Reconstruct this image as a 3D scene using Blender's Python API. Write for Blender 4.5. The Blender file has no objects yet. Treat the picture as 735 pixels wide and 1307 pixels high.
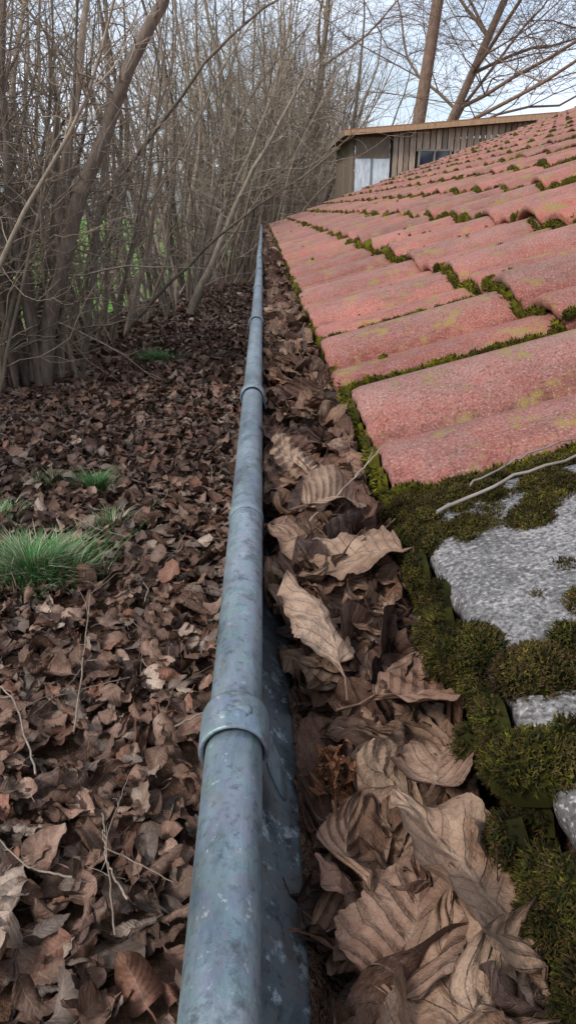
import bpy, math, numpy as np
from math import radians, sin, cos, pi
from mathutils import Vector
R0=np.random.default_rng(7)
H=1.9            # camera height
scene=bpy.context.scene
# ---------------------------------------------------------------- helpers
class MB:
    def __init__(s): s.v=[];s.f=[];s.c=[];s.u=[];s.n=0
    def add(s,v,f,c,u=None):
        v=np.asarray(v,float).reshape(-1,3); k=len(v)
        f=np.asarray(f,int)
        if f.shape[1]==3: f=np.hstack([f,-np.ones((len(f),1),int)-s.n])
        s.v.append(v); s.f.append(f+s.n)
        c=np.asarray(c,float)
        if c.ndim==1: c=np.tile(c,(k,1))
        s.c.append(c)
        s.u.append(np.zeros((k,3)) if u is None else np.asarray(u,float))
        s.n+=k
    def obj(s,name,mat,smooth=True,parent=None,link=True):
        v=np.vstack(s.v); f=np.vstack(s.f); c=np.vstack(s.c); u=np.vstack(s.u)
        tri=f[:,3]<0
        cnt=np.where(tri,3,4)
        loops=f[f>=0] if tri.any() else f.ravel()
        me=bpy.data.meshes.new(name)
        me.vertices.add(len(v)); me.vertices.foreach_set('co',v.ravel().astype(np.float32))
        me.loops.add(len(loops)); me.loops.foreach_set('vertex_index',loops.astype(np.int32))
        me.polygons.add(len(f))
        st=np.concatenate([[0],np.cumsum(cnt)[:-1]])
        me.polygons.foreach_set('loop_start',st.astype(np.int32))
        me.polygons.foreach_set('loop_total',cnt.astype(np.int32))
        me.update(calc_edges=True); me.validate()
        if len(me.vertices)==len(v):
            a=me.attributes.new('col','FLOAT_COLOR','POINT')
            a.data.foreach_set('color',np.hstack([c[:,:3],np.ones((len(c),1))]).ravel().astype(np.float32))
            a=me.attributes.new('luv','FLOAT_VECTOR','POINT')
            a.data.foreach_set('vector',u.ravel().astype(np.float32))
        me.polygons.foreach_set('use_smooth',np.full(len(me.polygons),smooth))
        me.materials.append(mat)
        if not link: return me
        o=bpy.data.objects.new(name,me); scene.collection.objects.link(o)
        if parent: o.parent=parent
        return o
def empty(name):
    o=bpy.data.objects.new(name,None); scene.collection.objects.link(o); return o
def tube(mb,pts,rad,sides,col):
    pts=np.asarray(pts,float); n=len(pts); rad=np.broadcast_to(np.asarray(rad,float),(n,))
    t=np.gradient(pts,axis=0); t/=np.linalg.norm(t,axis=1,keepdims=True)+1e-9
    m=pts[-1]-pts[0]; ref=np.eye(3)[np.argmin(np.abs(m))]
    a=np.cross(t,ref); a/=np.linalg.norm(a,axis=1,keepdims=True)+1e-9
    b=np.cross(t,a)
    th=np.arange(sides)*2*pi/sides
    v=pts[:,None]+rad[:,None,None]*(np.cos(th)[None,:,None]*a[:,None]+np.sin(th)[None,:,None]*b[:,None])
    i=np.arange(n-1)[:,None]*sides; j=np.arange(sides)[None]; k=(j+1)%sides
    f=np.stack([i+j,i+k,i+sides+k,i+sides+j],-1).reshape(-1,4)
    mb.add(v.reshape(-1,3),f,col)
def box(mb,a,b,col):
    x0,y0,z0=a;x1,y1,z1=b
    v=[(x0,y0,z0),(x1,y0,z0),(x1,y1,z0),(x0,y1,z0),(x0,y0,z1),(x1,y0,z1),(x1,y1,z1),(x0,y1,z1)]
    f=[(0,3,2,1),(4,5,6,7),(0,1,5,4),(1,2,6,5),(2,3,7,6),(3,0,4,7)]
    mb.add(v,f,col)
def sstep(a,b,x):
    t=np.clip((x-a)/(b-a),0,1); return t*t*(3-2*t)
def wob(x,seed,n=4,f0=1.0):
    r=np.random.default_rng(seed); s=0
    for i in range(n): s=s+np.sin(x*f0*(1.7**i)*r.uniform(.8,1.2)+r.uniform(0,6.28))/(1.3**i)
    return s/n
# ---------------------------------------------------------------- materials
class NT:
    def __init__(s,name):
        s.m=bpy.data.materials.new(name); s.m.use_nodes=True; s.t=s.m.node_tree; s.N=s.t.nodes; s.L=s.t.links
        s.b=s.N['Principled BSDF']
    def n(s,t,**k):
        x=s.N.new(t)
        for a,b in k.items(): setattr(x,a,b)
        return x
    def l(s,a,b): s.L.new(a,b)
    def attr(s,name): return s.n('ShaderNodeAttribute',attribute_name=name)
    def noise(s,scale,detail=4,rough=.55,vec=None,out='Fac'):
        x=s.n('ShaderNodeTexNoise'); x.inputs['Scale'].default_value=scale; x.inputs['Detail'].default_value=detail; x.inputs['Roughness'].default_value=rough
        if vec is None: vec=s.pos()
        s.l(vec,x.inputs['Vector']); return x.outputs[out]
    def pos(s):
        if not hasattr(s,'_p'): s._p=s.n('ShaderNodeTexCoord').outputs['Object']
        return s._p
    def ramp(s,fac,stops):
        x=s.n('ShaderNodeValToRGB'); e=x.color_ramp.elements
        while len(e)<len(stops): e.new(.5)
        for i,(p,c) in enumerate(stops):
            e[i].position=p; e[i].color=(c,c,c,1) if not hasattr(c,'__len__') else (*c,1)
        s.l(fac,x.inputs['Fac']); return x.outputs['Color']
    def mix(s,fac,a,b,mode='MIX'):
        x=s.n('ShaderNodeMix',data_type='RGBA',blend_type=mode)
        for v,i in ((fac,0),(a,6),(b,7)):
            if hasattr(v,'is_linked') or hasattr(v,'links'): s.l(v,x.inputs[i])
            elif hasattr(v,'__len__'): x.inputs[i].default_value=(*v,1)
            else: x.inputs[i].default_value=v
        return x.outputs[2]
    def math(s,op,a,b=0.0,c=None):
        x=s.n('ShaderNodeMath',operation=op)
        for i,v in enumerate((a,b) if c is None else (a,b,c)):
            if hasattr(v,'links'): s.l(v,x.inputs[i])
            else: x.inputs[i].default_value=v
        return x.outputs[0]
    def bump(s,h,strength,dist,prev=None):
        x=s.n('ShaderNodeBump'); x.inputs['Strength'].default_value=strength; x.inputs['Distance'].default_value=dist
        s.l(h,x.inputs['Height'])
        if prev is not None: s.l(prev,x.inputs['Normal'])
        return x.outputs['Normal']
    def done(s,col,rough=.7,normal=None,metal=0,spec=.3):
        if hasattr(col,'links'): s.l(col,s.b.inputs['Base Color'])
        else: s.b.inputs['Base Color'].default_value=(*col,1)
        if hasattr(rough,'links'): s.l(rough,s.b.inputs['Roughness'])
        else: s.b.inputs['Roughness'].default_value=rough
        s.b.inputs['Metallic'].default_value=metal
        s.b.inputs['Specular IOR Level'].default_value=spec
        if normal is not None: s.l(normal,s.b.inputs['Normal'])
        return s.m
def leaf_mat(name,vein,scale):
    m=NT(name); c=m.attr('col').outputs['Color']; uv=m.attr('luv').outputs['Vector']
    sp=m.n('ShaderNodeSeparateXYZ'); m.l(uv,sp.inputs[0])
    av=m.math('ABSOLUTE',sp.outputs[1]); rnd=sp.outputs[2]
    wn=m.noise(scale*1.2,2,.5)
    nv=m.math('ADD',6.5,m.math('MULTIPLY',rnd,4.0))
    s=m.math('SUBTRACT',m.math('MULTIPLY',sp.outputs[0],nv),m.math('MULTIPLY',m.math('POWER',av,.85),2.1))
    s=m.math('ADD',s,m.math('MULTIPLY',m.math('SUBTRACT',wn,.5),.7))
    fr=m.math('ABSOLUTE',m.math('SUBTRACT',m.math('FRACT',s),.5))
    side=m.ramp(fr,[(.0,1),(.05,.0)]); sideb=m.ramp(fr,[(.0,1),(.4,.0)])
    mid=m.ramp(av,[(.02,1),(.06,0)])
    v=m.math('MAXIMUM',m.math('MULTIPLY',side,.8),mid)
    vo=m.n('ShaderNodeTexVoronoi',feature='DISTANCE_TO_EDGE'); vo.inputs['Scale'].default_value=26
    mpv=m.n('ShaderNodeMapping'); mpv.inputs['Scale'].default_value=(1,.35,3); m.l(uv,mpv.inputs[0]); m.l(mpv.outputs[0],vo.inputs['Vector'])
    ret=m.ramp(vo.outputs['Distance'],[(.0,1),(.09,0)])
    no=m.noise(scale,5,.65); n2=m.noise(scale*5,3,.6); n3=m.noise(scale*16,2,.6)
    a=m.mix(m.ramp(no,[(.35,0.0),(.65,1)]),m.mix(1,c,(.52,.43,.39),'MULTIPLY'),c)
    a=m.mix(m.ramp(n2,[(.52,0),(.78,.55)]),a,(.06,.034,.023))
    a=m.mix(m.ramp(n2,[(.25,.25),(.42,0)]),a,(.44,.33,.25))
    a=m.mix(m.math('MULTIPLY',sideb,.12),a,(.07,.04,.028))
    a=m.mix(m.math('MULTIPLY',ret,.15),a,(.06,.035,.025))
    a=m.mix(m.math('MULTIPLY',v,vein),a,(.44,.32,.22))
    nb=m.bump(n2,.6,.003); nb=m.bump(n3,.35,.001,nb); nb=m.bump(sideb,.5,.0018,nb); nb=m.bump(ret,.35,.0006,nb); nb=m.bump(v,.6,.001,nb)
    return m.done(a,.66,nb,spec=.24)
m_leaf=leaf_mat('dry_leaf',.30,28)
m_leafg=leaf_mat('dry_leaf_ground',.22,14)
def mk_tile():
    m=NT('roof_tile'); c=m.attr('col').outputs['Color']; uv=m.attr('luv').outputs['Vector']
    sp=m.n('ShaderNodeSeparateXYZ'); m.l(uv,sp.inputs[0]); grey=sp.outputs[1]
    n1=m.noise(5,5,.6); n2=m.noise(34,6,.75); n3=m.noise(380,2,.6); n4=m.noise(1100,1,.5); n6=m.noise(9,6,.75)
    mps=m.n('ShaderNodeMapping'); m.l(m.pos(),mps.inputs[0]); mps.inputs['Scale'].default_value=(.25,1,.25)
    n7=m.noise(38,5,.7,mps.outputs[0])   # streaks running down the slope
    a=m.mix(m.ramp(n1,[(.35,0),(.65,1)]),m.mix(1,c,(.64,.58,.57),'MULTIPLY'),c)
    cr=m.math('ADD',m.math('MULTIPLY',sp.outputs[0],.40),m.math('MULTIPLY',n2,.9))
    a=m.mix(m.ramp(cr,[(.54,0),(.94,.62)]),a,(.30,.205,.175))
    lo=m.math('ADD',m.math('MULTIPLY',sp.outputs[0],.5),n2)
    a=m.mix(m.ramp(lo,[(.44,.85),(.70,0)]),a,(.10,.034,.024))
    a=m.mix(m.ramp(n7,[(.52,0),(.68,.55)]),a,(.15,.075,.06))
    a=m.mix(m.ramp(n6,[(.52,0),(.66,.6)]),a,(.16,.10,.085))
    a=m.mix(m.ramp(n3,[(.53,0),(.65,.65)]),a,(.085,.042,.034))
    a=m.mix(m.ramp(n3,[(.30,.5),(.42,0)]),a,(.50,.36,.30))
    g=m.mix(m.ramp(n2,[(.4,0),(.65,.8)]),c,(.33,.30,.285)); g=m.mix(m.ramp(n6,[(.42,0),(.6,.75)]),g,(.09,.085,.075)); g=m.mix(m.ramp(n3,[(.5,0),(.62,.8)]),g,(.07,.06,.055)); g=m.mix(m.ramp(n3,[(.33,.7),(.43,0)]),g,(.48,.44,.41))
    a=m.mix(grey,a,g)
    n5=m.noise(18,4,.7)
    lf=m.math('MULTIPLY',m.ramp(n5,[(.55,0),(.63,1)]),m.ramp(n3,[(.44,0),(.5,.8)]))
    a=m.mix(m.math('MULTIPLY',lf,m.math('SUBTRACT',1.0,grey)),a,(.28,.23,.035))
    nb=m.bump(n3,.8,.0016); nb=m.bump(n4,.5,.0006,nb); nb=m.bump(n2,.6,.005,nb)
    return m.done(a,.85,nb,spec=.25)
m_tile=mk_tile()
def mk_zinc():
    m=NT('galvanised_steel')
    mp=m.n('ShaderNodeMapping'); m.l(m.pos(),mp.inputs[0]); mp.inputs['Scale'].default_value=(1,.30,1)
    n1=m.noise(45,6,.7,mp.outputs[0]); n2=m.noise(210,4,.7); n3=m.noise(14,3,.5,mp.outputs[0]); n4=m.noise(60,5,.75)
    v=m.n('ShaderNodeTexVoronoi'); v.inputs['Scale'].default_value=150; m.l(m.pos(),v.inputs['Vector'])
    a=m.mix(m.ramp(n1,[(.32,0),(.68,1)]),(.105,.135,.155),(.30,.35,.38))
    a=m.mix(m.ramp(n3,[(.42,0),(.62,.45)]),a,(.36,.42,.45))
    a=m.mix(.10,a,v.outputs['Color'],'SOFT_LIGHT')
    a=m.mix(m.ramp(n4,[(.53,0),(.63,.65)]),a,(.08,.095,.10))
    a=m.mix(m.ramp(n2,[(.56,0),(.68,.65)]),a,(.07,.08,.085))
    a=m.mix(m.ramp(n2,[(.28,.6),(.38,0)]),a,(.60,.63,.63))
    r=m.ramp(n1,[(.3,.36),(.7,.56)])
    nb=m.bump(n2,.35,.0008); nb=m.bump(n1,.4,.002,nb)
    return m.done(a,r,nb,metal=.5,spec=.45)
m_zinc=mk_zinc()
def mk_zinc2():
    m=NT('galvanised_steel_dirty')
    n1=m.noise(35,6,.75); n2=m.noise(75,6,.75); n3=m.noise(200,3,.6)
    a=m.mix(m.ramp(n1,[(.38,0),(.62,1)]),(.09,.10,.11),(.25,.28,.30))
    a=m.mix(m.ramp(n2,[(.55,0),(.60,.85)]),a,(.48,.55,.60))
    a=m.mix(m.ramp(n1,[(.48,0),(.62,.8)]),a,(.11,.08,.058))
    a=m.mix(m.ramp(n3,[(.58,0),(.66,.7)]),a,(.05,.045,.04))
    nb=m.bump(n2,.4,.001)
    return m.done(a,.5,nb,metal=.3,spec=.4)
m_zinc2=mk_zinc2()
def mk_moss():
    m=NT('moss'); c=m.attr('col').outputs['Color']
    n=m.noise(45,4,.65)
    a=m.mix(m.ramp(n,[(.38,0),(.62,1)]),m.mix(1,c,(.42,.40,.45),'MULTIPLY'),c)
    return m.done(a,.9,None,spec=.1)
m_moss=mk_moss()
def mk_bark(name):
    m=NT(name); c=m.attr('col').outputs['Color']
    mp=m.n('ShaderNodeMapping'); m.l(m.pos(),mp.inputs[0]); mp.inputs['Scale'].default_value=(1,1,.25)
    n=m.noise(22,5,.65,mp.outputs[0]); n2=m.noise(5,3,.6)
    a=m.mix(m.ramp(n,[(.35,0),(.65,1)]),m.mix(1,c,(.55,.52,.5),'MULTIPLY'),c)
    a=m.mix(m.ramp(n2,[(.55,0),(.75,.3)]),a,(.14,.17,.09))
    return m.done(a,.85,m.bump(n,.6,.01),spec=.2)
m_bark=mk_bark('hazel_bark')
def mk_ground():
    m=NT('forest_floor'); n=m.noise(9,6,.7); n2=m.noise(60,4,.7); n3=m.noise(1.2,4,.6)
    a=m.mix(m.ramp(n,[(.35,0),(.65,1)]),(.05,.03,.02),(.18,.10,.065))
    a=m.mix(m.ramp(n2,[(.5,0),(.7,.6)]),a,(.25,.15,.10))
    a=m.mix(m.ramp(n3,[(.55,0),(.75,.5)]),a,(.06,.08,.03))
    return m.done(a,.95,m.bump(n2,.8,.03),spec=.1)
m_ground=mk_ground()
def mk_field():
    m=NT('meadow_grass'); n=m.noise(.5,5,.6); n2=m.noise(25,4,.7)
    a=m.mix(m.ramp(n,[(.35,0),(.65,1)]),(.12,.27,.045),(.19,.37,.07))
    a=m.mix(m.ramp(n2,[(.4,0),(.7,.5)]),a,(.08,.17,.03))
    return m.done(a,.9,m.bump(n2,.8,.05),spec=.1)
m_field=mk_field()
def mk_col(name,rough=.8,ns=30,bump=.3):
    m=NT(name); c=m.attr('col').outputs['Color']
    mp=m.n('ShaderNodeMapping'); m.l(m.pos(),mp.inputs[0]); mp.inputs['Scale'].default_value=(1,1,.15)
    n=m.noise(ns,5,.65,mp.outputs[0])
    a=m.mix(m.ramp(n,[(.3,0),(.7,1)]),m.mix(1,c,(.5,.48,.46),'MULTIPLY'),c)
    return m.done(a,rough,m.bump(n,bump,.004),spec=.25)
m_wood=mk_col('weathered_wood'); 
def mk_grass():
    m=NT('grass_blades'); c=m.attr('col').outputs['Color']; return m.done(c,.6,spec=.3)
m_grass=mk_grass()
m=NT('window_glass'); m_glass=m.done((.03,.04,.055),.08,spec=.8)
# ---------------------------------------------------------------- world/light
w=bpy.data.worlds.new('World'); scene.world=w; w.use_nodes=True
nt=w.node_tree; bg=nt.nodes['Background']
sky=nt.nodes.new('ShaderNodeTexSky'); sky.sky_type='NISHITA'; sky.sun_disc=False
SE,SA=radians(42),radians(235)
sky.sun_elevation=SE; sky.sun_rotation=SA; sky.dust_density=1.5; sky.air_density=1.0
tc=nt.nodes.new('ShaderNodeTexCoord'); mp=nt.nodes.new('ShaderNodeMapping'); mp.inputs['Scale'].default_value=(1,1,2.6)
nz=nt.nodes.new('ShaderNodeTexNoise'); nz.inputs['Scale'].default_value=2.6; nz.inputs['Detail'].default_value=6; nz.inputs['Roughness'].default_value=.55
rp=nt.nodes.new('ShaderNodeValToRGB'); rp.color_ramp.elements[0].position=.34; rp.color_ramp.elements[1].position=.60
rp.color_ramp.elements[0].color=(.2,.2,.2,1)
mx=nt.nodes.new('ShaderNodeMix'); mx.data_type='RGBA'; mx.inputs[7].default_value=(7.1,7.9,9.2,1)
nt.links.new(tc.outputs['Generated'],mp.inputs[0]); nt.links.new(mp.outputs[0],nz.inputs['Vector']); nt.links.new(nz.outputs['Fac'],rp.inputs[0])
nt.links.new(rp.outputs[0],mx.inputs[0]); nt.links.new(sky.outputs[0],mx.inputs[6]); nt.links.new(mx.outputs[2],bg.inputs['Color'])
bg.inputs['Strength'].default_value=.15
sl=bpy.data.lights.new('sun','SUN'); sl.energy=2.6; sl.angle=radians(12); sl.color=(1,.97,.93)
so=bpy.data.objects.new('sun',sl); scene.collection.objects.link(so)
d=Vector((sin(SA)*cos(SE),cos(SA)*cos(SE),sin(SE)))
so.rotation_euler=d.to_track_quat('Z','Y').to_euler()
# ---------------------------------------------------------------- camera
cam=bpy.data.cameras.new('camera'); co=bpy.data.objects.new('camera',cam); scene.collection.objects.link(co)
cam.sensor_fit='VERTICAL'; cam.sensor_height=36; cam.lens=900/1307*36; cam.clip_start=.01; cam.clip_end=2000
co.location=(0,0,H); co.rotation_euler=(radians(90-23.2),0,-radians(1.92)); scene.camera=co
scene.view_settings.view_transform='Standard'; scene.view_settings.look='None'; scene.view_settings.exposure=0
# ---------------------------------------------------------------- gutter
XB=-.0153; ZB=H-.215; RB=.0123; RG=.074; XC=XB+RG; Y0,Y1=-.5,11.7
gut=empty('rain_gutter')
mb=MB()
ys=np.arange(Y0,Y1,.06); dx=wob(ys,3,4,.9)*.004*sstep(.5,4,ys)
tube(mb,np.c_[XB+dx,ys,np.full_like(ys,ZB)+wob(ys,5,3,1.1)*.002],RB,20,(.3,.3,.3))
mb.obj('front_bead',m_zinc,parent=gut)
mb=MB(); th=np.radians(np.linspace(178,325,26)); 
def sheet(r,flip):
    X=XC+r*np.cos(th); Z=ZB+.004+r*np.sin(th)
    v=np.stack([X[None]+dx[:,None]*.9+0*X[None],np.repeat(ys[:,None],len(th),1),Z[None]+0*ys[:,None]],-1)
    n,k=len(ys),len(th)
    i=np.arange(n-1)[:,None]*k+np.arange(k-1)[None]
    f=np.stack([i,i+1,i+k+1,i+k],-1).reshape(-1,4)
    mb.add(v.reshape(-1,3),f[:,::-1] if flip else f,(.2,.2,.2))
sheet(RG,False); sheet(RG+.0012,True)
mb.obj('trough',m_zinc2,parent=gut)
def bracket(yc,w=.025):
    mb=MB()
    a=np.radians(np.linspace(-20,215,24))
    prof=[(XB+(RB+.0019)*cos(t),ZB+(RB+.0019)*sin(t)) for t in a]
    tong=[(.0075,ZB-.034),(.0065,ZB-.031),(.0050,ZB-.026),(.0035,ZB-.021),(.0018,ZB-.016),(.0003,ZB-.011),(-.0009,ZB-.006),(-.0015,ZB-.001)]
    under=[(XC+(RG+.004)*cos(t),ZB+(RG+.004)*sin(t)) for t in np.radians(np.linspace(186,325,22))]
    def strip(p,wf,thk=.0024):
        p=np.array(p); t=np.gradient(p,axis=0); t/=np.linalg.norm(t,axis=1,keepdims=True); nrm=np.c_[-t[:,1],t[:,0]]
        n=len(p); cr=[(-1,-.2),(-.85,.5),(-.3,.5),(.3,.5),(.85,.5),(1,-.2),(.85,-.5),(-.85,-.5)]
        V=[]
        for i in range(n):
            for (q,s_) in cr:
                o=p[i]+nrm[i]*s_*thk
                V.append((o[0],yc+q*w/2*wf[i],o[1]))
        k=len(cr); i=np.arange(n-1)[:,None]*k; j=np.arange(k)[None]; jj=(j+1)%k
        f=np.stack([i+j,i+jj,i+k+jj,i+k+j],-1).reshape(-1,4)
        mb.add(V,f,(.3,.3,.3)); mb.add([V[q] for q in range(k)],[(0,1,6,7),(1,2,5,6),(2,3,4,5)],(.3,.3,.3))
    strip(prof,np.ones(24)); 
    strip(tong,[.35,.70,.92,1.0,1.0,1,1,1],.0018)
    strip(under,np.ones(22)*.9,.004)
    for q in range(5):
        cx,cy=XB+.0005+(q-2)*.0018,yc+.003*((q*7)%3-1); t=np.linspace(0,pi,6)
        tube(mb,np.c_[np.full(6,cx),np.full(6,cy),ZB+RB+.0010-.0026*np.cos(t)],.0044*np.sin(t)+1e-5,10,(.3,.3,.3))
    return mb.obj('bracket',m_zinc,parent=gut)
for yb in [.25,.875,1.50,2.15,2.8,3.5,4.2,4.9,5.6,6.3,7,7.7,8.4,9.1,9.8,10.5,11.2]: bracket(yb)
mb=MB()
for ye in (.49,3.1,5.9,8.7):
    y=np.array([ye-.006,ye-.005,ye,ye+.005,ye+.006]); tube(mb,np.c_[np.full(5,XB),y,np.full(5,ZB)],[RB,RB+.0007,RB+.001,RB+.0007,RB],20,(.3,.3,.3))
mb.obj('solder_seam',m_zinc,parent=gut)
# ---------------------------------------------------------------- roof
AL=radians(19.5); U=np.array([cos(AL),0,sin(AL)]); Nn=np.array([-sin(AL),0,cos(AL)])
O=np.array([.120,0,H-.265]); E=.30; P=.376; YJ=.528; AMP=.046; LIFT=.030; TH=.018
def rp_(Y,v,n):
    Y,v,n=np.broadcast_arrays(Y,v,n)
    return O+v[...,None]*U+n[...,None]*Nn+np.stack([0*Y,Y,0*Y],-1)
def prof(u,nearflat=False):
    def roll(c,hw,h,e=1.5):
        t=np.clip(np.abs(u-c)/hw,0,1); return h*np.clip(1-t**2.1,0,1)**e
    if nearflat: return AMP*.60*roll(.50,.50,1.0,.35)
    return AMP*np.maximum(roll(.22,.21,.66,.9),roll(.69,.26,1.0,1.1))
def surf(Y,v):
    u=((Y-YJ)/P)%1.0; k=np.floor(v/E); L=E+.06
    vl=v-k*E
    if np.ndim(Y)==0 and Y<YJ-.002: return prof(u,True)+LIFT*(1-vl/L)
    return prof(u)+LIFT*(1-vl/L)
bld=empty('tiled_roof_outbuilding')
mb=MB(); rt=np.random.default_rng(21)
NC=19; J0,J1=-3,30
for k in range(NC):
    for j in range(J0,J1):
        ya=YJ+j*P
        near=(j<6 and k<4)
        nu=44 if near else 24
        u=np.linspace(0.010,.990,nu); L=E+.06
        vs=np.array([0,.0015,.005,.012,.05,.12,.2,.28,L]); drop=np.array([.008,.004,.0015,0,0,0,0,0,0])
        lift=LIFT+rt.normal(0,.0025); dv=rt.normal(0,.005); rot=rt.normal(0,.008); dn=rt.normal(0,.0018); tw=rt.normal(0,.003)
        if j==-1 and k==0: u=np.linspace(.03,.93,nu)
        base=prof(u,j<0)+tw*(u-.5)
        Yg=ya+u*P
        chip=(.0012*np.sin(u*61+j*3+k)+.0009*np.sin(u*143+j)) if near else 0*u
        rows=[]; 
        for vv,dd in zip(vs,drop):
            rows.append(rp_(Yg,vv+k*E+dv+(u-.5)*rot+(chip if vv<.006 else 0),base+lift*(1-vv/L)-dd+dn))
        und=[rp_(Yg,0.0005+k*E+dv+(u-.5)*rot+chip,base+lift-TH+.002+dn),rp_(Yg,.004+k*E+dv,base+lift-TH+dn),rp_(Yg,.12+k*E+dv,base+lift*.6-TH+dn)]
        V=np.array(und[::-1]+rows); n=len(V)
        s0=V[:,:1]-Nn*.014; s1=V[:,-1:]-Nn*.014
        s0[:3]=V[:3,:1]; s1[:3]=V[:3,-1:]
        V=np.concatenate([s0,V,s1],1); kk=V.shape[1]
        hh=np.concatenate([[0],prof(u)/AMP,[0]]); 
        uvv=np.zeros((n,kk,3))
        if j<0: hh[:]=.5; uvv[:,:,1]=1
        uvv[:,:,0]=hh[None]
        i=np.arange(n-1)[:,None]*kk+np.arange(kk-1)[None]
        f=np.stack([i,i+kk,i+kk+1,i+1],-1).reshape(-1,4)
        b=rt.uniform(.72,1.12); c=np.array([.47,.135,.092])*b+np.array([0,.03,.03])*rt.uniform(0,1)
        if j<=-1: c=np.array([.20,.19,.185])*rt.uniform(.9,1.1)
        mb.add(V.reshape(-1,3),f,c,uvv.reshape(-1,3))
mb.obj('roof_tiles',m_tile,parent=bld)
YE=YJ+J1*P; YS=YJ+J0*P
mb=MB()
top=NC*E
def slab(y0,y1,v0,v1,n0,n1,c):
    q=[rp_(np.array(y),np.array(v),np.array(n)) for n in (n0,n1) for (y,v) in ((y0,v0),(y1,v0),(y1,v1),(y0,v1))]
    mb.add(q,[(0,1,2,3),(7,6,5,4),(0,4,5,1),(1,5,6,2),(2,6,7,3),(3,7,4,0)],c)
slab(YS,YE-.01,.05,top,-.05,-.022,(.08,.055,.04))
slab(YE+.002,YE+.03,-.02,top,-.16,.02,(.12,.08,.055))
mb.obj('roof_deck',m_wood,parent=bld)
mb=MB(); xr=O[0]+top*U[0]
box(mb,(.42,YS+.1,-.02),(.62,YE-.3,H-.22),(.45,.42,.38))
v=[(.62,YE-.5,0),(xr,YE-.5,0),(xr,YE-.5,H-.35+(xr-.117)*math.tan(AL)),(.62,YE-.5,H-.35+(.5)*math.tan(AL)-.05)]
v2=[(a,b+.2,c) for a,b,c in v]
mb.add(v+v2,[(0,1,2,3),(7,6,5,4),(0,4,5,1),(1,5,6,2),(2,6,7,3),(3,7,4,0)],(.45,.42,.38))
mb.obj('walls',m_wood,parent=bld)
# ---------------------------------------------------------------- moss
G1=np.array([.080,.078,.017]); G2=np.array([.42,.38,.03]); G3=np.array([.028,.030,.011]); BR=np.array([.17,.095,.04])
moss=MB(); rm=np.random.default_rng(5)
def shoots(P0,D,hs,col,tipcol,leafy):
    n=len(P0)
    D=D/np.linalg.norm(D,axis=1,keepdims=True)
    a=np.cross(D,rm.normal(size=(n,3))); a/=np.linalg.norm(a,axis=1,keepdims=True); b=np.cross(D,a)
    w_=hs*.2
    V=np.stack([P0+a*w_[:,None],P0+(-.5*a+.87*b)*w_[:,None],P0+(-.5*a-.87*b)*w_[:,None],P0+D*hs[:,None]],1)
    i=np.arange(n)[:,None]*4
    f=np.concatenate([i+[0,1,3],i+[1,2,3],i+[2,0,3]])
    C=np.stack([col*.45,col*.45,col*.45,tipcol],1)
    moss.add(V.reshape(-1,3),f,C.reshape(-1,3))
    if leafy:
        for q in range(3):
            t=rm.uniform(.4,.95,n)[:,None]; an=rm.uniform(0,6.28,n)[:,None]
            side=np.cos(an)*a+np.sin(an)*b; tan=np.cross(D,side)
            c0=P0+D*hs[:,None]*t; h_=hs[:,None]
            V=np.stack([c0-tan*h_*.09,c0+tan*h_*.09,c0+side*h_*.36+D*h_*.25],1)
            i=np.arange(n)[:,None]*3
            C=np.stack([col,col,tipcol],1)
            moss.add(V.reshape(-1,3),i+[0,1,2],C.reshape(-1,3))
def mound(c,r,h,nrm,n,hs,g=0.5,brown=.1,ry=None,leafy=False,dark=1.0):
    nrm=nrm/np.linalg.norm(nrm); ax=np.array([0,1.,0]); bx=np.cross(ax,nrm); bx/=np.linalg.norm(bx); ry=ry or r
    m_=8; V=[c+nrm*h*.86]
    ph=rm.uniform(0,6); 
    for ring,(rr,hh) in enumerate(((.55,.72),(.9,.3),(1.0,-.25))):
        for q in range(m_):
            a=q*2*pi/m_; s=1+.15*sin(2*a+ph)
            V.append(c+ax*ry*rr*s*cos(a)+bx*r*rr*s*sin(a)+nrm*h*hh)
    f4=[];f3=[(0,1+(q+1)%m_,1+q) for q in range(m_)]
    for ring in range(2):
        for q in range(m_):
            o=1+ring*m_; f4.append((o+q,o+(q+1)%m_,o+m_+(q+1)%m_,o+m_+q))
    base=G1*(1-g)+G2*g
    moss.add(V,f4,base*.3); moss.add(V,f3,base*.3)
    rr=np.sqrt(rm.uniform(0,1,n)); a=rm.uniform(0,6.283,n); s=1+.15*np.sin(2*a+ph)
    hh=np.sqrt(np.clip(1-rr**2,0,1))
    Pp=c+ (ax*(ry*rr*s*np.cos(a))[:,None])+(bx*(r*rr*s*np.sin(a))[:,None])+nrm*(h*hh*.85)[:,None]
    D=nrm*(hh*1.2+.25)[:,None]+ax*(rr*np.cos(a))[:,None]+bx*(rr*np.sin(a))[:,None]+rm.normal(0,.35,(n,3))
    gg=np.clip(g+rm.normal(0,.16,n),0,1)[:,None]
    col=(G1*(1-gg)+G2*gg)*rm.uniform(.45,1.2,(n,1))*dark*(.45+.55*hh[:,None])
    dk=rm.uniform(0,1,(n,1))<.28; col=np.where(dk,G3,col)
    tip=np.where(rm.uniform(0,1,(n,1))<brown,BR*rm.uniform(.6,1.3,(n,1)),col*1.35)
    shoots(Pp,D,hs*rm.uniform(.6,1.3,n),col,tip,leafy)
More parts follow.
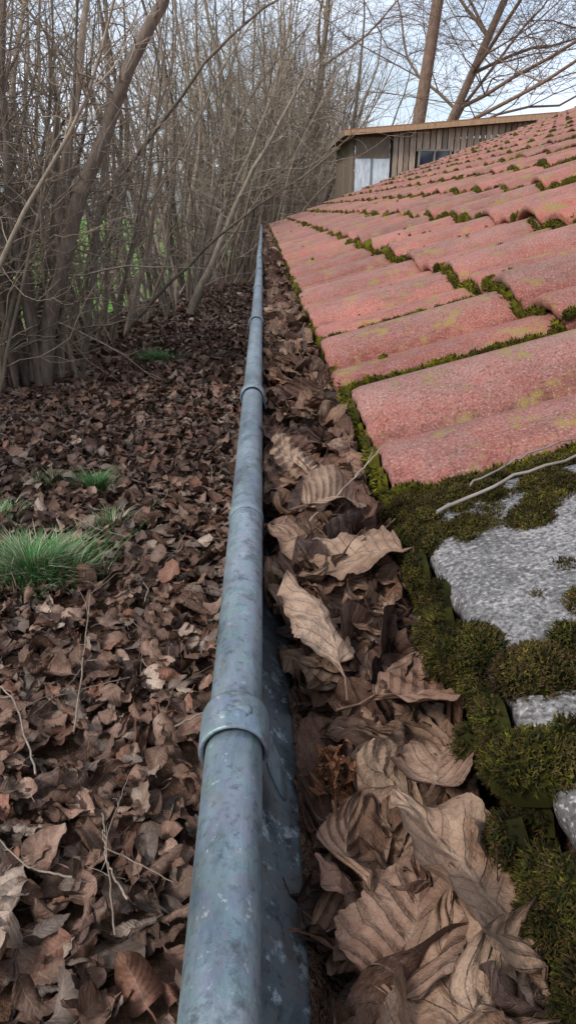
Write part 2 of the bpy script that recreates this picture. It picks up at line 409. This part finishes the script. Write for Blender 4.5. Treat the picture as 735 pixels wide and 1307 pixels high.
for j in range(0,J1):
    yj=YJ+j*P; v=.0
    vmax=2.4 if j>1 else .7
    while v<vmax:
        dens=wob(np.array(v*7+j*3.1),11+j,3,1.0)
        thr=(-.52 if v<.60 else -.1) if j<12 else .0
        if dens>thr:
            r=rm.uniform(.006,.011)*(1+min(1,j*.05)); y=yj+.018+rm.normal(0,.003)
            n_=float(surf(np.array(yj+.018),np.array(v)))
            topn=(.028 if j>0 else .022)+LIFT*(1-((v%E)/(E+.06)))+rm.normal(0,.003)+.005*wob(np.array(v*40.),j,3)
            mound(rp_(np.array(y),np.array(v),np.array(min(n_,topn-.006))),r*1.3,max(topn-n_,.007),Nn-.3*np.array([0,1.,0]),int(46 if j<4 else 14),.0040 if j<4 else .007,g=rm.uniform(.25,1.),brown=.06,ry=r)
        v+=rm.uniform(.007,.012)*(1+j*.08)
for k in range(1,NC):
    y=YS+.6 if k<3 else 1.5
    while y<YE:
        dens=wob(np.array(y*4),100+k,4,1.0)
        uu=((y-YJ)/P)%1; lowb=.45*(1-prof(np.array(uu))/AMP)
        if dens+lowb>(-.02 if k<5 else .08):
            r=rm.uniform(.006,.014)*(1+y*.055)*(1.8 if rm.uniform()<.09 else 1); n_=float(surf(np.array(y),np.array(k*E-.006)))
            mound(rp_(np.array(y),np.array(k*E-.006),np.array(n_)),r*.9,r*rm.uniform(.9,1.5),Nn-.3*U,int(30 if y<4 else 12),.006 if y<4 else .010,g=rm.uniform(.25,1.),brown=.05,ry=r*1.2)
        y+=rm.uniform(.010,.02)*(1+y*.12)
y=.54
while y<YE:
    dens=wob(np.array(y*5.),77,4,1.0)
    uu=((y-YJ)/P)%1; lowb=.5*(1-float(prof(np.array(uu)))/AMP)
    if dens+lowb>(-.05):
        r=rm.uniform(.007,.014); n_=float(prof(np.array(uu)))+LIFT-rm.uniform(.006,.026)
        for q in range(1 if dens<.0 else 3):
            mound(rp_(np.array(y),np.array(-.001+q*.002),np.array(n_-q*.014)),r,r*.8,-U+.25*Nn,44 if y<2.5 else 14,.0048 if y<2.5 else .008,g=rm.uniform(.2,.95),brown=.04,ry=r*1.2)
    y+=rm.uniform(.006,.012)*(1+y*.15)
for q in range(1200):
    y=rm.uniform(.9,YE); v=rm.uniform(.02,2.6); 
    if wob(np.array(y*1.7+v*5),31,3)<-.05: continue
    r=rm.uniform(.002,.007)*(1+y*.08); mound(rp_(np.array(y),np.array(v),surf(np.array(y),np.array(v))),r,r*.5,Nn,9,.004*(1+y*.08),g=rm.uniform(.7,1),brown=0)
def near_m(y,v,r,h,g=.05,brown=.25,dn=0,nr=None,ry=None,hs=.0034,dark=.85):
    n_=float(surf(np.array(y),np.array(max(v,0))))+dn
    n=int(1200*r*r/.0004)
    mound(rp_(np.array(y),np.array(v),np.array(n_)),r,h,Nn if nr is None else nr,n,hs,g=g,brown=brown,ry=ry,leafy=True,dark=dark)
for q in range(135):
    v=rm.uniform(-.004,.34); y=rm.uniform(.408,.530); near_m(y,v,rm.uniform(.008,.017),rm.uniform(.006,.019),g=rm.choice([0,.04,.13],p=[.5,.3,.2]),brown=.4,dark=rm.uniform(.65,1.1))
for q in range(40):
    y=rm.uniform(.34,.53); near_m(y,-.003,rm.uniform(.009,.015),.010,g=.08,dn=-rm.uniform(.0,.045),nr=-U+.3*Nn)
for q in range(190):
    v=rm.uniform(-.002,.30); y=rm.uniform(-.05,.325)
    near_m(y,v,rm.uniform(.007,.020),rm.uniform(.005,.025),g=rm.choice([0,.05,.14],p=[.55,.3,.15]),brown=rm.choice([.2,.7]),dark=rm.uniform(.6,1.15))
for q in range(130):
    y=rm.uniform(-.05,.36); near_m(y,rm.uniform(-.012,.004),rm.uniform(.007,.014),.010,g=rm.uniform(0,.10),brown=.35,dn=-rm.uniform(.0,.06),nr=-U+.3*Nn,dark=rm.uniform(.5,1.0))
for q in range(14):
    near_m(rm.uniform(.32,.36),rm.uniform(.02,.20),rm.uniform(.006,.013),.007,g=.05,brown=.4)
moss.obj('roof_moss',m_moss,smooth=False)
# ---------------------------------------------------------------- leaves
def leaves(mb,n,rng,size,pos,yaw,tilt,nu,nv,cols,curl=5,crump=.03,clampf=None,pleat=.0,kls=1.1,wid=(.8,1.35)):
    u=np.concatenate([[-.28,-.12],np.linspace(0,1,nu)]); v=np.linspace(-1,1,nv)
    uc=np.clip(u,0,1)
    wsh=.34*np.sin(pi*uc**.8)**.85*(1-.25*uc)
    if nu>20: wsh=wsh*(1+.05*np.abs(np.sin(uc*pi*17)))
    wsh=np.maximum(wsh,np.where(u<=0,.011,.002))
    UU,VV=np.meshgrid(u,v,indexing='ij'); W=wsh[:,None]*np.ones_like(VV)
    rnd=rng.uniform(0,1,(n,1,1))
    wr=rng.uniform(wid[0],wid[1],(n,1,1))*(1+.10*np.sin(UU[None]*rng.uniform(5,14,(n,1,1))+VV[None]*2+rng.uniform(0,6,(n,1,1))))
    X=np.repeat((UU-.4)[None],n,0); Yv=VV[None]*W[None]*wr
    k=rng.normal(0,curl,(n,1,1))+rng.choice([-1,1],(n,1,1))*1.5
    k=k*(1+rng.uniform(-.6,.6,(n,1,1))*(UU[None]-.5)*2)
    k=np.where(np.abs(k)<.3,.3,k)
    Z=(1-np.cos(np.clip(k*Yv,-2.6,2.6)))/k; Y2=np.sin(np.clip(k*Yv,-2.6,2.6))/k
    Z+=rng.normal(0,.3,(n,1,1))*np.abs(Yv)
    for q in range(6):
        fx,fy=rng.normal(0,7+q*4,(n,1,1)),rng.normal(0,7+q*4,(n,1,1)); ph=rng.uniform(0,6.28,(n,1,1))
        am=crump/(1+q*.45)*rng.uniform(.4,1.4,(n,1,1))*(UU[None]>=0)
        Z+=am*np.sin(fx*X+fy*Y2+ph)*(.3+np.abs(VV[None])); Y2=Y2+am*.4*np.cos(fy*X+ph)*(UU[None]>=0)
    if pleat>0:
        s=UU[None]*(6.5+4*rnd)-np.abs(VV[None])**.85*2.1
        Z+=(pleat*np.cos(2*pi*s)*(UU>0)*(1-np.abs(VV)*.3))*rng.uniform(-1,1,(n,1,1))
        Z-=(pleat*1.2*np.exp(-(VV/.1)**2))[None]
    kl=rng.normal(0,kls,(n,1,1)); kl=np.where(np.abs(kl)<.1,.1,kl)
    Xb=np.sin(kl*X)/kl - Z*np.sin(kl*X); Z=(1-np.cos(kl*X))/kl+Z*np.cos(kl*X)
    L=np.stack([Xb,Y2,Z],-1).reshape(n,-1,3)*np.asarray(size)[:,None,None]
    cy,sy=np.cos(yaw),np.sin(yaw); z0=np.zeros(n); o1=np.ones(n)
    Rz=np.stack([np.stack([cy,-sy,z0],-1),np.stack([sy,cy,z0],-1),np.stack([z0,z0,o1],-1)],1)
    tx,ty=tilt[:,0],tilt[:,1]
    Rx=np.stack([np.stack([o1,z0,z0],-1),np.stack([z0,np.cos(tx),-np.sin(tx)],-1),np.stack([z0,np.sin(tx),np.cos(tx)],-1)],1)
    Ry=np.stack([np.stack([np.cos(ty),z0,np.sin(ty)],-1),np.stack([z0,o1,z0],-1),np.stack([-np.sin(ty),z0,np.cos(ty)],-1)],1)
    M=Rz@Ry@Rx
    Wd=np.einsum('nij,nkj->nki',M,L)+pos[:,None]
    if clampf is not None: Wd=clampf(Wd)
    a,b=len(u),nv
    i=np.arange(a-1)[:,None]*b+np.arange(b-1)[None]
    f=np.stack([i,i+b,i+b+1,i+1],-1).reshape(-1,4)
    F=(f[None]+np.arange(n)[:,None,None]*a*b).reshape(-1,4)
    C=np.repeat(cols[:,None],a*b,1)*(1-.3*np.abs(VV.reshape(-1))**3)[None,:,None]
    UVs=np.stack([np.repeat(UU[None],n,0).reshape(n,-1),np.repeat(VV[None],n,0).reshape(n,-1),np.repeat(rnd.reshape(n,1),a*b,1)],-1)
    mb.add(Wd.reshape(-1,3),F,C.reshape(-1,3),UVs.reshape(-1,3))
def clampg(W):
    x,y,z=W[...,0].copy(),W[...,1],W[...,2].copy()
    xe=.094
    over=(x>xe)
    zt=O[2]+(x-O[0])*math.tan(AL)+.004+.004*np.sin(z*300)
    z=np.where(over&(z>zt),zt,z)
    lo=XB+RB+.0015
    lo2=lo+(.018+.005*np.sin(y*60))*(1-sstep(.30,.46,y))
    x=np.where(x<lo2,lo2+(x-lo2)*.35,x)
    x=np.where((z>ZB-RB)&(x<lo),lo,x)
    rx,rz=x-XC,z-(ZB+.004); r=np.hypot(rx,rz)+1e-9; lim=RG-.0025
    inside=(rz<0)&(r>lim)
    s=np.where(inside,lim/r,1); x=XC+rx*s; z=ZB+.004+rz*s
    return np.stack([x,y,z],-1)
def fill(x,y,rng=None):
    t=sstep(.26,.55,y); q=(x-XC)/RG
    dn=.058-.016*(q+1); df=.026-.022*np.exp(-(q/.6)**2)+.018*np.clip(q,0,1)
    d=dn*(1-t)+df*t
    return ZB-d+.007*wob(y*9+x*20,9,4)
rl=np.random.default_rng(12)
pal=np.array([(.38,.235,.155),(.27,.15,.095),(.47,.32,.22),(.20,.11,.075),(.33,.195,.13),(.12,.075,.062)])
gl=MB()
def batch(n,y,s0,s1,nu,nv,til,curl,xlo,xhi,lp,dep,crump,pleat,zoff=0):
    x=xlo+rl.uniform(0,1,n)*(xhi-xlo); sz=rl.uniform(s0,s1,n)
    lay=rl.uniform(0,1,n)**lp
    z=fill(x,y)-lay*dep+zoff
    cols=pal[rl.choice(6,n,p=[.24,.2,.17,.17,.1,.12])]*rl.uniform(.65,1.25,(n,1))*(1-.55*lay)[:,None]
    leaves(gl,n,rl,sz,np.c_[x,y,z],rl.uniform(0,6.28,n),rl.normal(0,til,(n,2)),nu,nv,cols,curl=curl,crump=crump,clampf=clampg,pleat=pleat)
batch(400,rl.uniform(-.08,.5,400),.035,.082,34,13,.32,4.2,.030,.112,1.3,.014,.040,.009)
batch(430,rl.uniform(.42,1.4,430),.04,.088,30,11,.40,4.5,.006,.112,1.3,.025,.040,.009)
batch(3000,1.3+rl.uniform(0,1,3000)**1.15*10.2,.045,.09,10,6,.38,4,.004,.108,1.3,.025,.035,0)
hero=[(.058,.128,.018,.092,1.50,.15,.10,(.40,.26,.175)),(.078,.185,.024,.086,2.1,.25,-.15,(.41,.27,.18)),(.085,.30,.018,.080,.3,-.35,.1,(.30,.175,.115)),
      (.034,.355,.036,.078,1.95,.55,-.3,(.47,.315,.215)),(.062,.42,.022,.074,2.6,-.25,.3,(.37,.24,.16)),(.034,.215,.014,.05,1.6,.7,.1,(.30,.18,.12)),
      (.092,.125,.016,.085,2.9,.15,.2,(.28,.165,.11)),(.05,.50,.016,.070,.8,.3,.2,(.42,.28,.19)),(.03,.60,.014,.070,2.3,.2,-.3,(.38,.245,.165)),(.07,.66,.014,.075,1.2,.4,.2,(.32,.195,.13)),
      (.102,.22,.008,.075,.9,.2,.1,(.28,.165,.11)),(.060,.07,.018,.085,1.9,-.2,.1,(.35,.225,.15)),(.078,.25,.020,.065,1.2,-.2,.3,(.34,.21,.14)),
      (.050,.175,.016,.065,1.2,-.3,-.1,(.31,.19,.13)),(.085,.155,.016,.07,.6,.3,.2,(.43,.29,.20)),(.054,.095,.02,.055,.9,.3,.3,(.30,.18,.12))]
hn=len(hero); ha=np.array([h[:7] for h in hero]); hc=np.array([h[7] for h in hero])
leaves(gl,hn,rl,ha[:,3],np.c_[ha[:,0],ha[:,1],fill(ha[:,0],ha[:,1])+ha[:,2]],ha[:,4],ha[:,5:7],60,27,hc,curl=3.0,crump=.040,clampf=clampg,pleat=.012,kls=.8,wid=(.95,1.3))
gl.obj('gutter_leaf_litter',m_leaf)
mb=MB(); rr_=np.random.default_rng(3)
leaves(mb,16,rr_,rr_.uniform(.012,.021,16),np.array([.030,.262,ZB-.036])+rr_.normal(0,1,(16,3))*[.005,.011,.004],rr_.uniform(0,6,16),rr_.normal(0,.7,(16,2)),26,13,np.array([.38,.165,.075])*rr_.uniform(.7,1.2,(16,1)),curl=9,crump=.09,clampf=None)
mb.obj('crumpled_orange_leaf',m_leaf)
mb=MB(); yy=np.arange(-.4,11.6,.02); xx=np.linspace(XC-.045,XC+.066,12)
YY,XX=np.meshgrid(yy,xx,indexing='ij'); lim=np.sqrt(np.clip((RG-.0025)**2-(XX-XC)**2,0,1))
ZZ=np.maximum(fill(XX,YY)-.026+np.random.default_rng(1).normal(0,.0015,XX.shape),ZB+.004-lim)
ZZ[:,0]=(ZB+.004-lim)[:,0]
k=len(xx); i=np.arange(len(yy)-1)[:,None]*k+np.arange(k-1)[None]
mb.add(np.stack([XX,YY,ZZ],-1).reshape(-1,3),np.stack([i,i+1,i+k+1,i+k],-1).reshape(-1,4),(.05,.03,.02))
mb.obj('gutter_humus',m_ground)
# ---------------------------------------------------------------- ground
HP=np.array([(-4.6,2),(-3.7,5),(-2.95,8),(-2.0,14),(-1.3,18),(-.3,24),(1.2,32),(3.6,44),(7,60)])
mb=MB(); 
mb.add([(-700,-700,-.03),(700,-700,-.03),(700,700,-.03),(-700,700,-.03)],[(0,1,2,3)],(0,0,0))
mb.obj('ground',m_ground)
mb=MB()
P1=[(-6.0,-60)]+[(a-1.3,b) for a,b in HP]+[(12,100),(60,700)]
V=[];
for a,b in P1: V+= [(a,b,-.02),(-700,b,-.02)]
F=[(2*i,2*i+2,2*i+3,2*i+1) for i in range(len(P1)-1)]
mb.add(V,F,(0,0,0)); mb.obj('meadow',m_field)
pg=np.array([(.35,.215,.155),(.25,.15,.108),(.42,.28,.21),(.55,.43,.34),(.15,.095,.077),(.36,.18,.12),(.30,.24,.20)])
def scatter(mb,n,y0,y1,nu,nv,smin,smax,xl,xr,seed,curl=4,til=.45):
    r=np.random.default_rng(seed); y=r.uniform(y0,y1,n); hx=np.interp(y,HP[:,1],HP[:,0])
    x=(hx+xl)+(xr-(hx+xl))*r.uniform(0,1,n)
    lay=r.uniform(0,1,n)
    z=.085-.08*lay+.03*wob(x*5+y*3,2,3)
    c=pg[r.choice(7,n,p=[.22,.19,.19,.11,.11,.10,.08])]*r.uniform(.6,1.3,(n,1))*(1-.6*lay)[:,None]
    leaves(mb,n,r,r.uniform(smin,smax,n),np.c_[x,y,z],r.uniform(0,6.28,n),r.normal(0,til,(n,2)),nu,nv,c,curl=curl,crump=.045,wid=(.7,1.6))
mb=MB()
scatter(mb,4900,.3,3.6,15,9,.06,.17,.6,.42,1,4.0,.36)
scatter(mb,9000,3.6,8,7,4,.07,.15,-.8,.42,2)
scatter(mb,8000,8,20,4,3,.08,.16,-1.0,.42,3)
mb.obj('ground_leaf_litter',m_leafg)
# ---------------------------------------------------------------- grass tufts
def grass(name,cx,cy,w_,n,seed,hmax=.16,dry=.3):
    mb=MB(); r=np.random.default_rng(seed)
    for i in range(n):
        a=r.uniform(0,6.28); rr=w_*abs(r.normal(0,.45)); p=np.array([cx+rr*cos(a)*1.2,cy+rr*sin(a)*.8,.03])
        h=hmax*r.uniform(.5,1.1)*(1-.3*min(rr/w_,1)); le=np.array([cos(a+r.normal(0,.7)),sin(a+r.normal(0,.7)),0])*h*r.uniform(.3,1.1)
        sd=np.array([-le[1],le[0],0]); sd/=np.linalg.norm(sd)+1e-9; wv=.0026*r.uniform(.7,1.3)
        t=np.array([0,.35,.7,1.]); pts=p+np.outer(t**1.6,le)+np.outer(t-.25*t**2.5,[0,0,h])
        c=np.array([.07,.20,.055])*r.uniform(.6,1.5) if r.uniform()>dry else np.array([.50,.44,.30])*r.uniform(.7,1.1)
        V=[];ws=[1,.9,.6,.05]
        for q in range(4): V+=[pts[q]-sd*wv*ws[q],pts[q]+sd*wv*ws[q]]
        mb.add(V,[(0,1,3,2),(2,3,5,4),(4,5,7,6)],c)
    mb.obj(name,m_grass)
grass('grass_tuft',-1.30,3.5,.36,2000,1,.26,.30)
grass('grass_tuft',-1.22,4.8,.12,350,2,.20,.1)
grass('grass_tuft',-.98,4.15,.18,260,3,.15,.5)
grass('grass_tuft',-1.55,4.9,.2,260,4,.14,.4)
grass('grass_tuft',-1.45,9.5,.25,400,5,.24,.1)
grass('grass_tuft',-1.75,4.3,.25,350,6,.15,.4)
# ---------------------------------------------------------------- hedge shrubs
def wander(r,p,d,L,n,amt,up=0.0):
    pts=[p]; d=d/np.linalg.norm(d)
    for i in range(n):
        d=d+r.normal(0,amt,3)+np.array([0,0,up]); d/=np.linalg.norm(d); pts.append(pts[-1]+d*L/n)
    return np.array(pts)
def branches(r,mb,pts,rad,c,nb,ntw):
    n=len(pts)-1
    for b in range(nb):
        t=r.uniform(.06,.97)**.85; i=min(int(t*n),n-1); q=pts[i]+(pts[i+1]-pts[i])*(t*n-i)
        dd=(pts[i+1]-pts[i]); dd/=np.linalg.norm(dd)+1e-9
        a=r.uniform(0,6.28); sdv=np.array([cos(a),sin(a),r.uniform(-.3,.4)])
        low=t<.45
        dd=dd*(.25 if low else .6)+sdv*r.uniform(.6,1.1); Lb=r.uniform(.5,2.0)*(1-.35*t)
        rb=min(rad[i]*.6,r.uniform(.005,.014))
        bp=wander(r,q,dd,Lb,7,.21,.03); c2=c*r.uniform(.85,1.45)
        tube(mb,bp,np.linspace(rb,.0024,8),4,c2)
        for w2 in range(ntw):
            k=r.integers(1,8); a=r.uniform(0,6.28); e=(bp[k]-bp[k-1]); e/=np.linalg.norm(e)+1e-9
            dd=e*.7+np.array([cos(a),sin(a),r.uniform(-.5,.5)])*.9
            tube(mb,wander(r,bp[k],dd,r.uniform(.2,.7),4,.25,.02),np.linspace(.0033,.0016,5),3,c2*r.uniform(.9,1.25))
def shrub_mesh(seed,stems=9,Hh=6.2,nb=11,ntw=4):
    r=np.random.default_rng(seed); mb=MB()
    for s in range(stems):
        a=r.uniform(0,6.28); rr=.38*math.sqrt(r.uniform()); p=np.array([rr*cos(a),rr*sin(a),-.05])
        ln=r.uniform(.02,.40)+ (.35 if r.uniform()<.16 else 0); a2=a+r.normal(0,.5)
        d=np.array([ln*cos(a2),ln*sin(a2),1.]); L=Hh*r.uniform(.5,1.05)
        pts=wander(r,p,d,L,14,.09,.012); r0=r.choice([.015,.024,.036,.055],p=[.30,.32,.25,.13])*r.uniform(.85,1.15)
        tt=np.linspace(0,1,15); rad=r0*(1-tt)**.7+.003
        g=r.uniform(0,1); c=(np.array([.42,.325,.24])*(1-g)+np.array([.25,.205,.165])*g)*r.uniform(.6,1.3)
        tube(mb,pts,rad,7,c); branches(r,mb,pts,rad,c,nb,ntw)
    return mb.obj('hazel_shrub_mesh',m_bark,link=False)
meshes=[shrub_mesh(100+i) for i in range(7)]
rh=np.random.default_rng(44)
def put(me,name,x,y,s,rz):
    o=bpy.data.objects.new(name,me); scene.collection.objects.link(o); o.location=(x,y,0); o.scale=(s,s,s*rh.uniform(.9,1.1)); o.rotation_euler=(rh.normal(0,.05),rh.normal(0,.05),rz)
y=3.2
while y<58:
    hx=np.interp(y,HP[:,1],HP[:,0]); s=1.0+.9*sstep(10,34,y)
    rows=1 if y<7 else 2
    for q in range(rows):
        put(meshes[rh.integers(7)],'hazel_shrub',hx-.1-q*.9+rh.normal(0,.22),y+rh.normal(0,.25),s*rh.uniform(.85,1.1),rh.uniform(0,6.28))
    y+=.85 if y<12 else (1.6 if y<30 else 2.6)
# old thick-stemmed hazel stool at the front of the hedge
mb=MB(); r=np.random.default_rng(8)
L1=np.array([(-2.55,8.2,-.05),(-2.35,8.2,1.0),(-1.90,8.2,2.03),(-1.42,8.15,2.9),(-.94,8.1,3.76),(-.35,8.0,5.2)])
tt=np.linspace(0,1,16); pts=np.stack([np.interp(tt,np.linspace(0,1,6),L1[:,i]) for i in range(3)],1)+r.normal(0,.02,(16,3))
rad=.10*(1-.55*tt); tube(mb,pts,rad,12,(.25,.19,.15)); branches(r,mb,pts,rad,np.array([.33,.26,.2]),26,5)
for (x0,y0,x1,z1,r0) in ((-2.75,8.3,-2.6,5.6,.07),(-2.55,8.1,-2.1,5.2,.055),(-2.9,8.2,-3.1,5.5,.065),(-2.5,8.2,-2.35,5.8,.045),(-2.8,8.0,-2.2,5.4,.035),(-2.66,8.15,-2.9,5,.04),(-2.95,8.0,-2.5,5,.05)):
    p=np.array([x0,y0,-.05]); e=np.array([x1,y0+r.normal(0,.4),z1]); t=np.linspace(0,1,13)
    pts=p+np.outer(t**1.0,e-p)+np.outer(np.sin(t*pi),[-.22*np.sign(x1-x0),0,0])+r.normal(0,.03,(13,3))*t[:,None]
    rad=r0*(1-.7*t); c=np.array([.28,.215,.17])*r.uniform(.8,1.2)
    tube(mb,pts,rad,10,c); branches(r,mb,pts,rad,c*1.25,16,5)
mb.obj('hazel_stool',m_bark)
# ---------------------------------------------------------------- trees
def tree(name,x,y,Ht,r0,lean,seed,forks=7,wob0=.018):
    r=np.random.default_rng(seed); mb=MB(); c=np.array([.25,.165,.12])
    def rec(p,d,L,rad,lvl):
        n=[14,9,6,4,3][lvl]; sd=[10,7,5,3,3][lvl]
        pts=wander(r,p,d,L,n,[wob0,.13,.17,.2,.2][lvl],[.0,.02,.0,-.03,-.06][lvl])
        t=np.linspace(0,1,n+1); rr=np.maximum(rad*(1-.75*t),.004); tube(mb,pts,rr,sd,c*r.uniform(.8,1.2))
        if lvl==4: return
        for i in range([forks,8,8,5][lvl]):
            tt=r.uniform(.28 if lvl==0 else .15,1); k=min(int(tt*n),n-1); a=r.uniform(0,6.28)
            e=pts[k+1]-pts[k]; e/=np.linalg.norm(e)
            sdv=np.array([cos(a),sin(a),r.uniform(-.1,.5)])
            rec(pts[k],e*.6+sdv*.9,L*r.uniform(.35,.62),max(rr[k]*r.uniform(.3,.55),.007),lvl+1)
    rec(np.array([x,y,-.1]),np.array([lean[0],lean[1],1.]),Ht,r0,0)
    mb.obj(name,m_bark)
tree('bare_tree',4.55,25,17,.25,(.05,0),3,10)
tree('bare_tree',4.3,26,15,.19,(.42,0),8,9,.012)
tree('bare_tree',14.0,30,18,.30,(-.12,0),15,11)
tree('bare_tree',2.4,38,16,.22,(.05,0),19,8)
# ---------------------------------------------------------------- shed
sh=empty('wooden_shed'); YS2=18.0
mb=MB(); rs=np.random.default_rng(2)
def ztop(x): return 3.44+.075*(x-2.15)
xw=3.0
while xw<8.4:
    w_=rs.uniform(.12,.17); g=rs.uniform(.65,1.25); c=np.array([.56,.42,.32])*g
    if xw+w_>3.62 and xw<4.30:
        box(mb,(xw,YS2-rs.uniform(.02,.045),0),(xw+w_-.025,YS2+.02,2.70),c); box(mb,(xw,YS2-rs.uniform(.02,.045),3.13),(xw+w_-.025,YS2+.02,ztop(xw)),c)
    else: box(mb,(xw,YS2-rs.uniform(.02,.045),0),(xw+w_-.025,YS2+.02,ztop(xw)),c)
    xw+=w_
box(mb,(2.95,YS2+.021,0),(8.4,YS2+.08,3.4),(.05,.035,.025))
yw=YS2+.1
while yw<YS2+4:
    w_=rs.uniform(.12,.17); box(mb,(2.10,yw,0),(2.14,yw+w_-.01,3.42),np.array([.3,.23,.17])*rs.uniform(.7,1.2)); yw+=w_
mb.obj('plank_walls',m_wood,smooth=False,parent=sh)
mb=MB(); box(mb,(2.15,YS2-.02,1.0),(2.93,YS2+.03,2.98),(.78,.82,.86)); box(mb,(2.50,YS2-.035,1.0),(2.54,YS2-.021,2.98),(.25,.27,.3)); box(mb,(2.15,YS2-.03,2.984),(2.93,YS2+.03,3.42),(.25,.19,.14))
mb.obj('white_door',m_wood,smooth=False,parent=sh)
mb=MB()
for a,b in (((3.58,2.66),(4.34,2.70)),((3.58,3.13),(4.34,3.17)),((3.58,2.70),(3.62,3.13)),((4.30,2.70),(4.34,3.13)),((3.94,2.70),(3.97,3.13))):
    box(mb,(a[0],YS2-.07,a[1]),(b[0],YS2-.01,b[1]),(.35,.31,.27))
mb.obj('window_frame',m_wood,smooth=False,parent=sh)
mb=MB(); box(mb,(3.62,YS2-.01,2.70),(4.30,YS2+.01,3.13),(0,0,0)); mb.obj('window_pane',m_glass,smooth=False,parent=sh)
mb=MB()
def rslab(x0,x1,y0,y1,d0,d1,c):
    V=[(x,y,ztop(x)+d) for d in (d0,d1) for x,y in ((x0,y0),(x1,y0),(x1,y1),(x0,y1))]
    mb.add(V,[(0,3,2,1),(4,5,6,7),(0,1,5,4),(1,2,6,5),(2,3,7,6),(3,0,4,7)],c)
rslab(1.85,8.8,YS2-.30,YS2+4.4,.09,.13,(.35,.17,.09))
rslab(1.85,8.8,YS2-.335,YS2-.303,-.0,.10,(.55,.34,.20))
rslab(1.81,1.847,YS2-.30,YS2+4.4,-.02,.12,(.3,.23,.17))
for xx_ in np.arange(2.0,8.6,.7): 
    rslab(xx_,xx_+.08,YS2-.30,YS2-.05,.0,.085,(.25,.18,.13))
mb.obj('shed_roof',m_wood,smooth=False,parent=sh)
# ---------------------------------------------------------------- twigs
def twig(name,pts,r0,col,seed):
    mb=MB(); r=np.random.default_rng(seed); pts=np.array(pts,float)
    t=np.linspace(0,1,len(pts)); tt=np.linspace(0,1,22); q=np.stack([np.interp(tt,t,pts[:,i]) for i in range(3)],1)+r.normal(0,r0*.6,(22,3))
    tube(mb,q,np.linspace(r0,r0*.45,22),7,col)
    for i in (6,11,15):
        dd=(q[i+1]-q[i-1]); dd/=np.linalg.norm(dd); dd=dd+r.normal(0,.5,3)
        tube(mb,wander(r,q[i],dd,np.linalg.norm(pts[-1]-pts[0])*.15,4,.15),np.linspace(r0*.5,r0*.2,5),5,col)
    mb.obj(name,m_wood)
A=lambda y,v,n: tuple(rp_(np.array(y),np.array(v),np.array(n)))
twig('fallen_twig',[A(.43,.02,.076),A(.45,.08,.074),A(.46,.16,.070),A(.50,.26,.066)],.0014,(.34,.29,.25),1)
twig('fallen_twig',[A(.455,.05,.076),A(.475,.10,.076),A(.485,.2,.070)],.0009,(.27,.23,.19),2)
twig('fallen_twig',[(.03,.47,ZB+.005),(.07,.53,ZB+.015),(.10,.56,ZB+.035)],.0009,(.46,.34,.25),3)
twig('fallen_twig',[(-.72,2.1,.12),(-.80,2.6,.12),(-.88,3.1,.14),(-.80,3.35,.12)],.004,(.36,.28,.21),4)
twig('fallen_twig',[(-.80,1.9,.12),(-1.0,2.3,.13),(-1.3,2.6,.12)],.004,(.38,.31,.25),5)
twig('fallen_twig',[(-.42,1.3,.12),(-.50,1.6,.14),(-.48,1.9,.12)],.003,(.32,.25,.2),6)
rq=np.random.default_rng(61)
for q in range(26):
    y_=rq.uniform(1.4,8); x_=rq.uniform(-.35*y_*.8-.2,-.25); a=rq.uniform(0,6.28); l_=rq.uniform(.15,.5)
    p=np.array([x_,y_,.11]); e=np.array([cos(a),sin(a),0])*l_; m_=p+e*.5+rq.normal(0,.05,3)*[1,1,.2]
    twig('fallen_twig',[p,m_,p+e+np.array([0,0,rq.uniform(-.02,.05)])],rq.uniform(.002,.004),np.array([.34,.27,.21])*rq.uniform(.6,1.3),70+q)
# distant trees
mb=MB(); r=np.random.default_rng(77); 
xs=np.linspace(-260,260,400); yb=170+0*xs
zt=9+3*wob(xs,8,6,.09)+r.normal(0,.8,400)
V=[];F=[]
for i in range(400): V+=[(xs[i],yb[i],-1),(xs[i],yb[i]+2,zt[i]*.6),(xs[i],yb[i]+4,zt[i])]
for i in range(399): F+=[(3*i,3*i+3,3*i+4,3*i+1),(3*i+1,3*i+4,3*i+5,3*i+2)]
mb.add(V,F,(.30,.31,.34)); mb.obj('distant_trees',m_bark)
